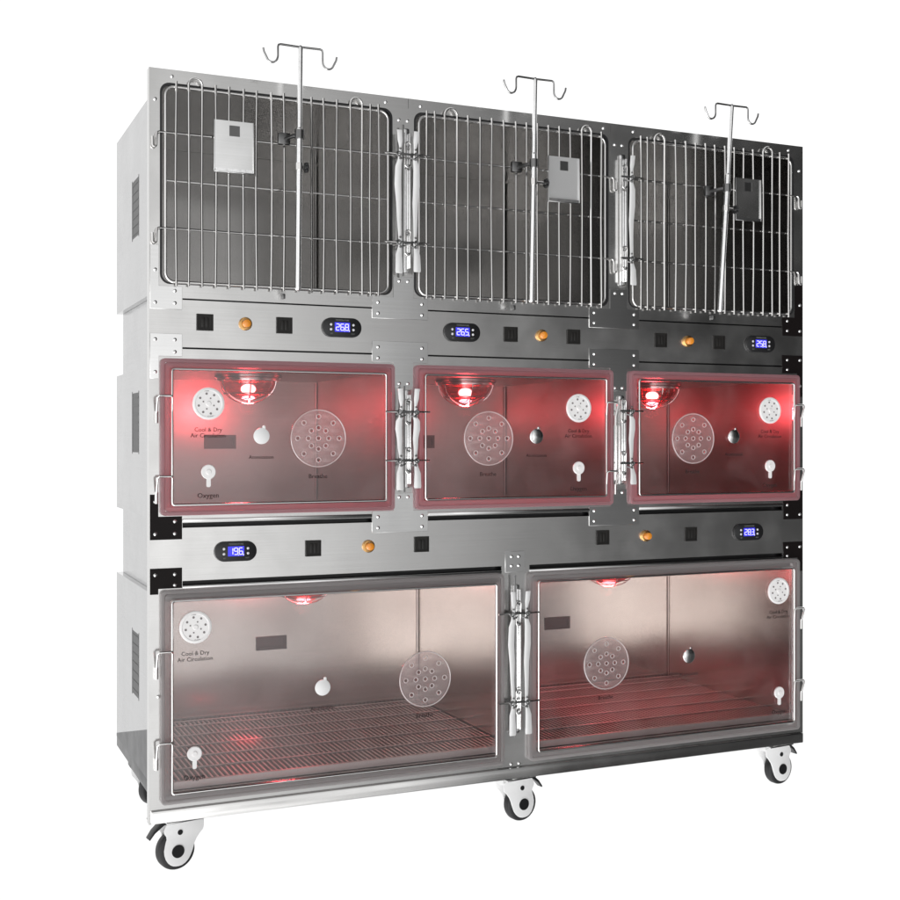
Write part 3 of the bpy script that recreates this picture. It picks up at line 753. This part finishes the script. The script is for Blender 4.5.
# elevation: the front half gets darker overhead
ep = ramp([(0, 1), (.5, 1), (.60, .95), (.72, .45), (.85, .22), (1, .22)])
em = nt.nodes.new('ShaderNodeMapRange'); em.inputs['From Min'].default_value = -1; em.inputs['From Max'].default_value = 1; L(sep.outputs['Z'], em.inputs['Value']); L(em.outputs[0], ep.inputs[0])
fr = nt.nodes.new('ShaderNodeMapRange'); fr.inputs['From Min'].default_value = -.05; fr.inputs['From Max'].default_value = .15; L(ng.outputs[0], fr.inputs['Value'])
mx = nt.nodes.new('ShaderNodeMix'); mx.data_type = 'FLOAT'; mx.inputs['A'].default_value = 1; L(fr.outputs[0], mx.inputs['Factor']); L(ep.outputs['Color'], mx.inputs['B'])
mu = nt.nodes.new('ShaderNodeMath'); mu.operation = 'MULTIPLY'; L(rp.outputs['Color'], mu.inputs[0]); L(mx.outputs['Result'], mu.inputs[1])
m3 = nt.nodes.new('ShaderNodeMath'); m3.operation = 'MULTIPLY'; m3.inputs[1].default_value = 1.12; L(mu.outputs[0], m3.inputs[0])
sb1 = ramp([(0, 0), (az(-62), 0), (az(-48), 1), (az(-18), 1), (az(-6), 0), (1, 0)]); L(mr.outputs[0], sb1.inputs[0])  # added unseen softbox low on the front left, brightens lower cage walls and discs
sb2 = ramp([(0, 1), (.45, 1), (.50, 0), (1, 0)]); L(em.outputs[0], sb2.inputs[0])
sbm = nt.nodes.new('ShaderNodeMath'); sbm.operation = 'MULTIPLY'; L(sb1.outputs['Color'], sbm.inputs[0]); L(sb2.outputs['Color'], sbm.inputs[1])
sba = nt.nodes.new('ShaderNodeMath'); sba.operation = 'MULTIPLY_ADD'; sba.inputs[1].default_value = 2.4; L(sbm.outputs[0], sba.inputs[0]); L(m3.outputs[0], sba.inputs[2]); m3 = sba
# uneven room behind the camera: blurred lighter and darker patches
wn = nt.nodes.new('ShaderNodeTexNoise'); wn.inputs['Scale'].default_value = 5.5; wn.inputs['Detail'].default_value = 3
wm = nt.nodes.new('ShaderNodeMapping'); wm.inputs['Scale'].default_value = (1.6, 1.6, .7); L(tc.outputs['Generated'], wm.inputs['Vector']); L(wm.outputs[0], wn.inputs['Vector'])
wr = nt.nodes.new('ShaderNodeMapRange'); wr.inputs['From Min'].default_value = .35; wr.inputs['From Max'].default_value = .65; wr.inputs['To Min'].default_value = .60; wr.inputs['To Max'].default_value = 1.35; L(wn.outputs['Fac'], wr.inputs['Value'])
wx = nt.nodes.new('ShaderNodeMix'); wx.data_type = 'FLOAT'; wx.inputs['A'].default_value = 1; L(fr.outputs[0], wx.inputs['Factor']); L(wr.outputs['Result'], wx.inputs['B'])
wq = nt.nodes.new('ShaderNodeMath'); wq.operation = 'MULTIPLY'; L(m3.outputs[0], wq.inputs[0]); L(wx.outputs['Result'], wq.inputs[1]); m3 = wq
bg.inputs['Color'].default_value = (1, 1, 1, 1); L(m3.outputs[0], bg.inputs['Strength'])
L(bg.outputs[0], out.inputs[0])

# ------------------------------------------------------------------ camera
cd = bpy.data.cameras.new('camera'); cam = bpy.data.objects.new('camera', cd); COL.objects.link(cam); S.camera = cam
cam.location = (-.479, -2.713, .965); cam.rotation_euler = (R(90), 0, R(-23.9)); cd.lens = 48.72; cd.sensor_width = 36
cd.shift_y = -10/900; cd.clip_end = 200; cd.clip_start = .05
S.view_settings.view_transform = 'Standard'; S.view_settings.look = 'None'; S.view_settings.exposure = 0; S.view_settings.gamma = 1
S.cycles.use_denoising = True
S.cycles.max_bounces = 10; S.cycles.transparent_max_bounces = 16; S.cycles.glossy_bounces = 6; S.cycles.diffuse_bounces = 3
S.cycles.sample_clamp_indirect = 6
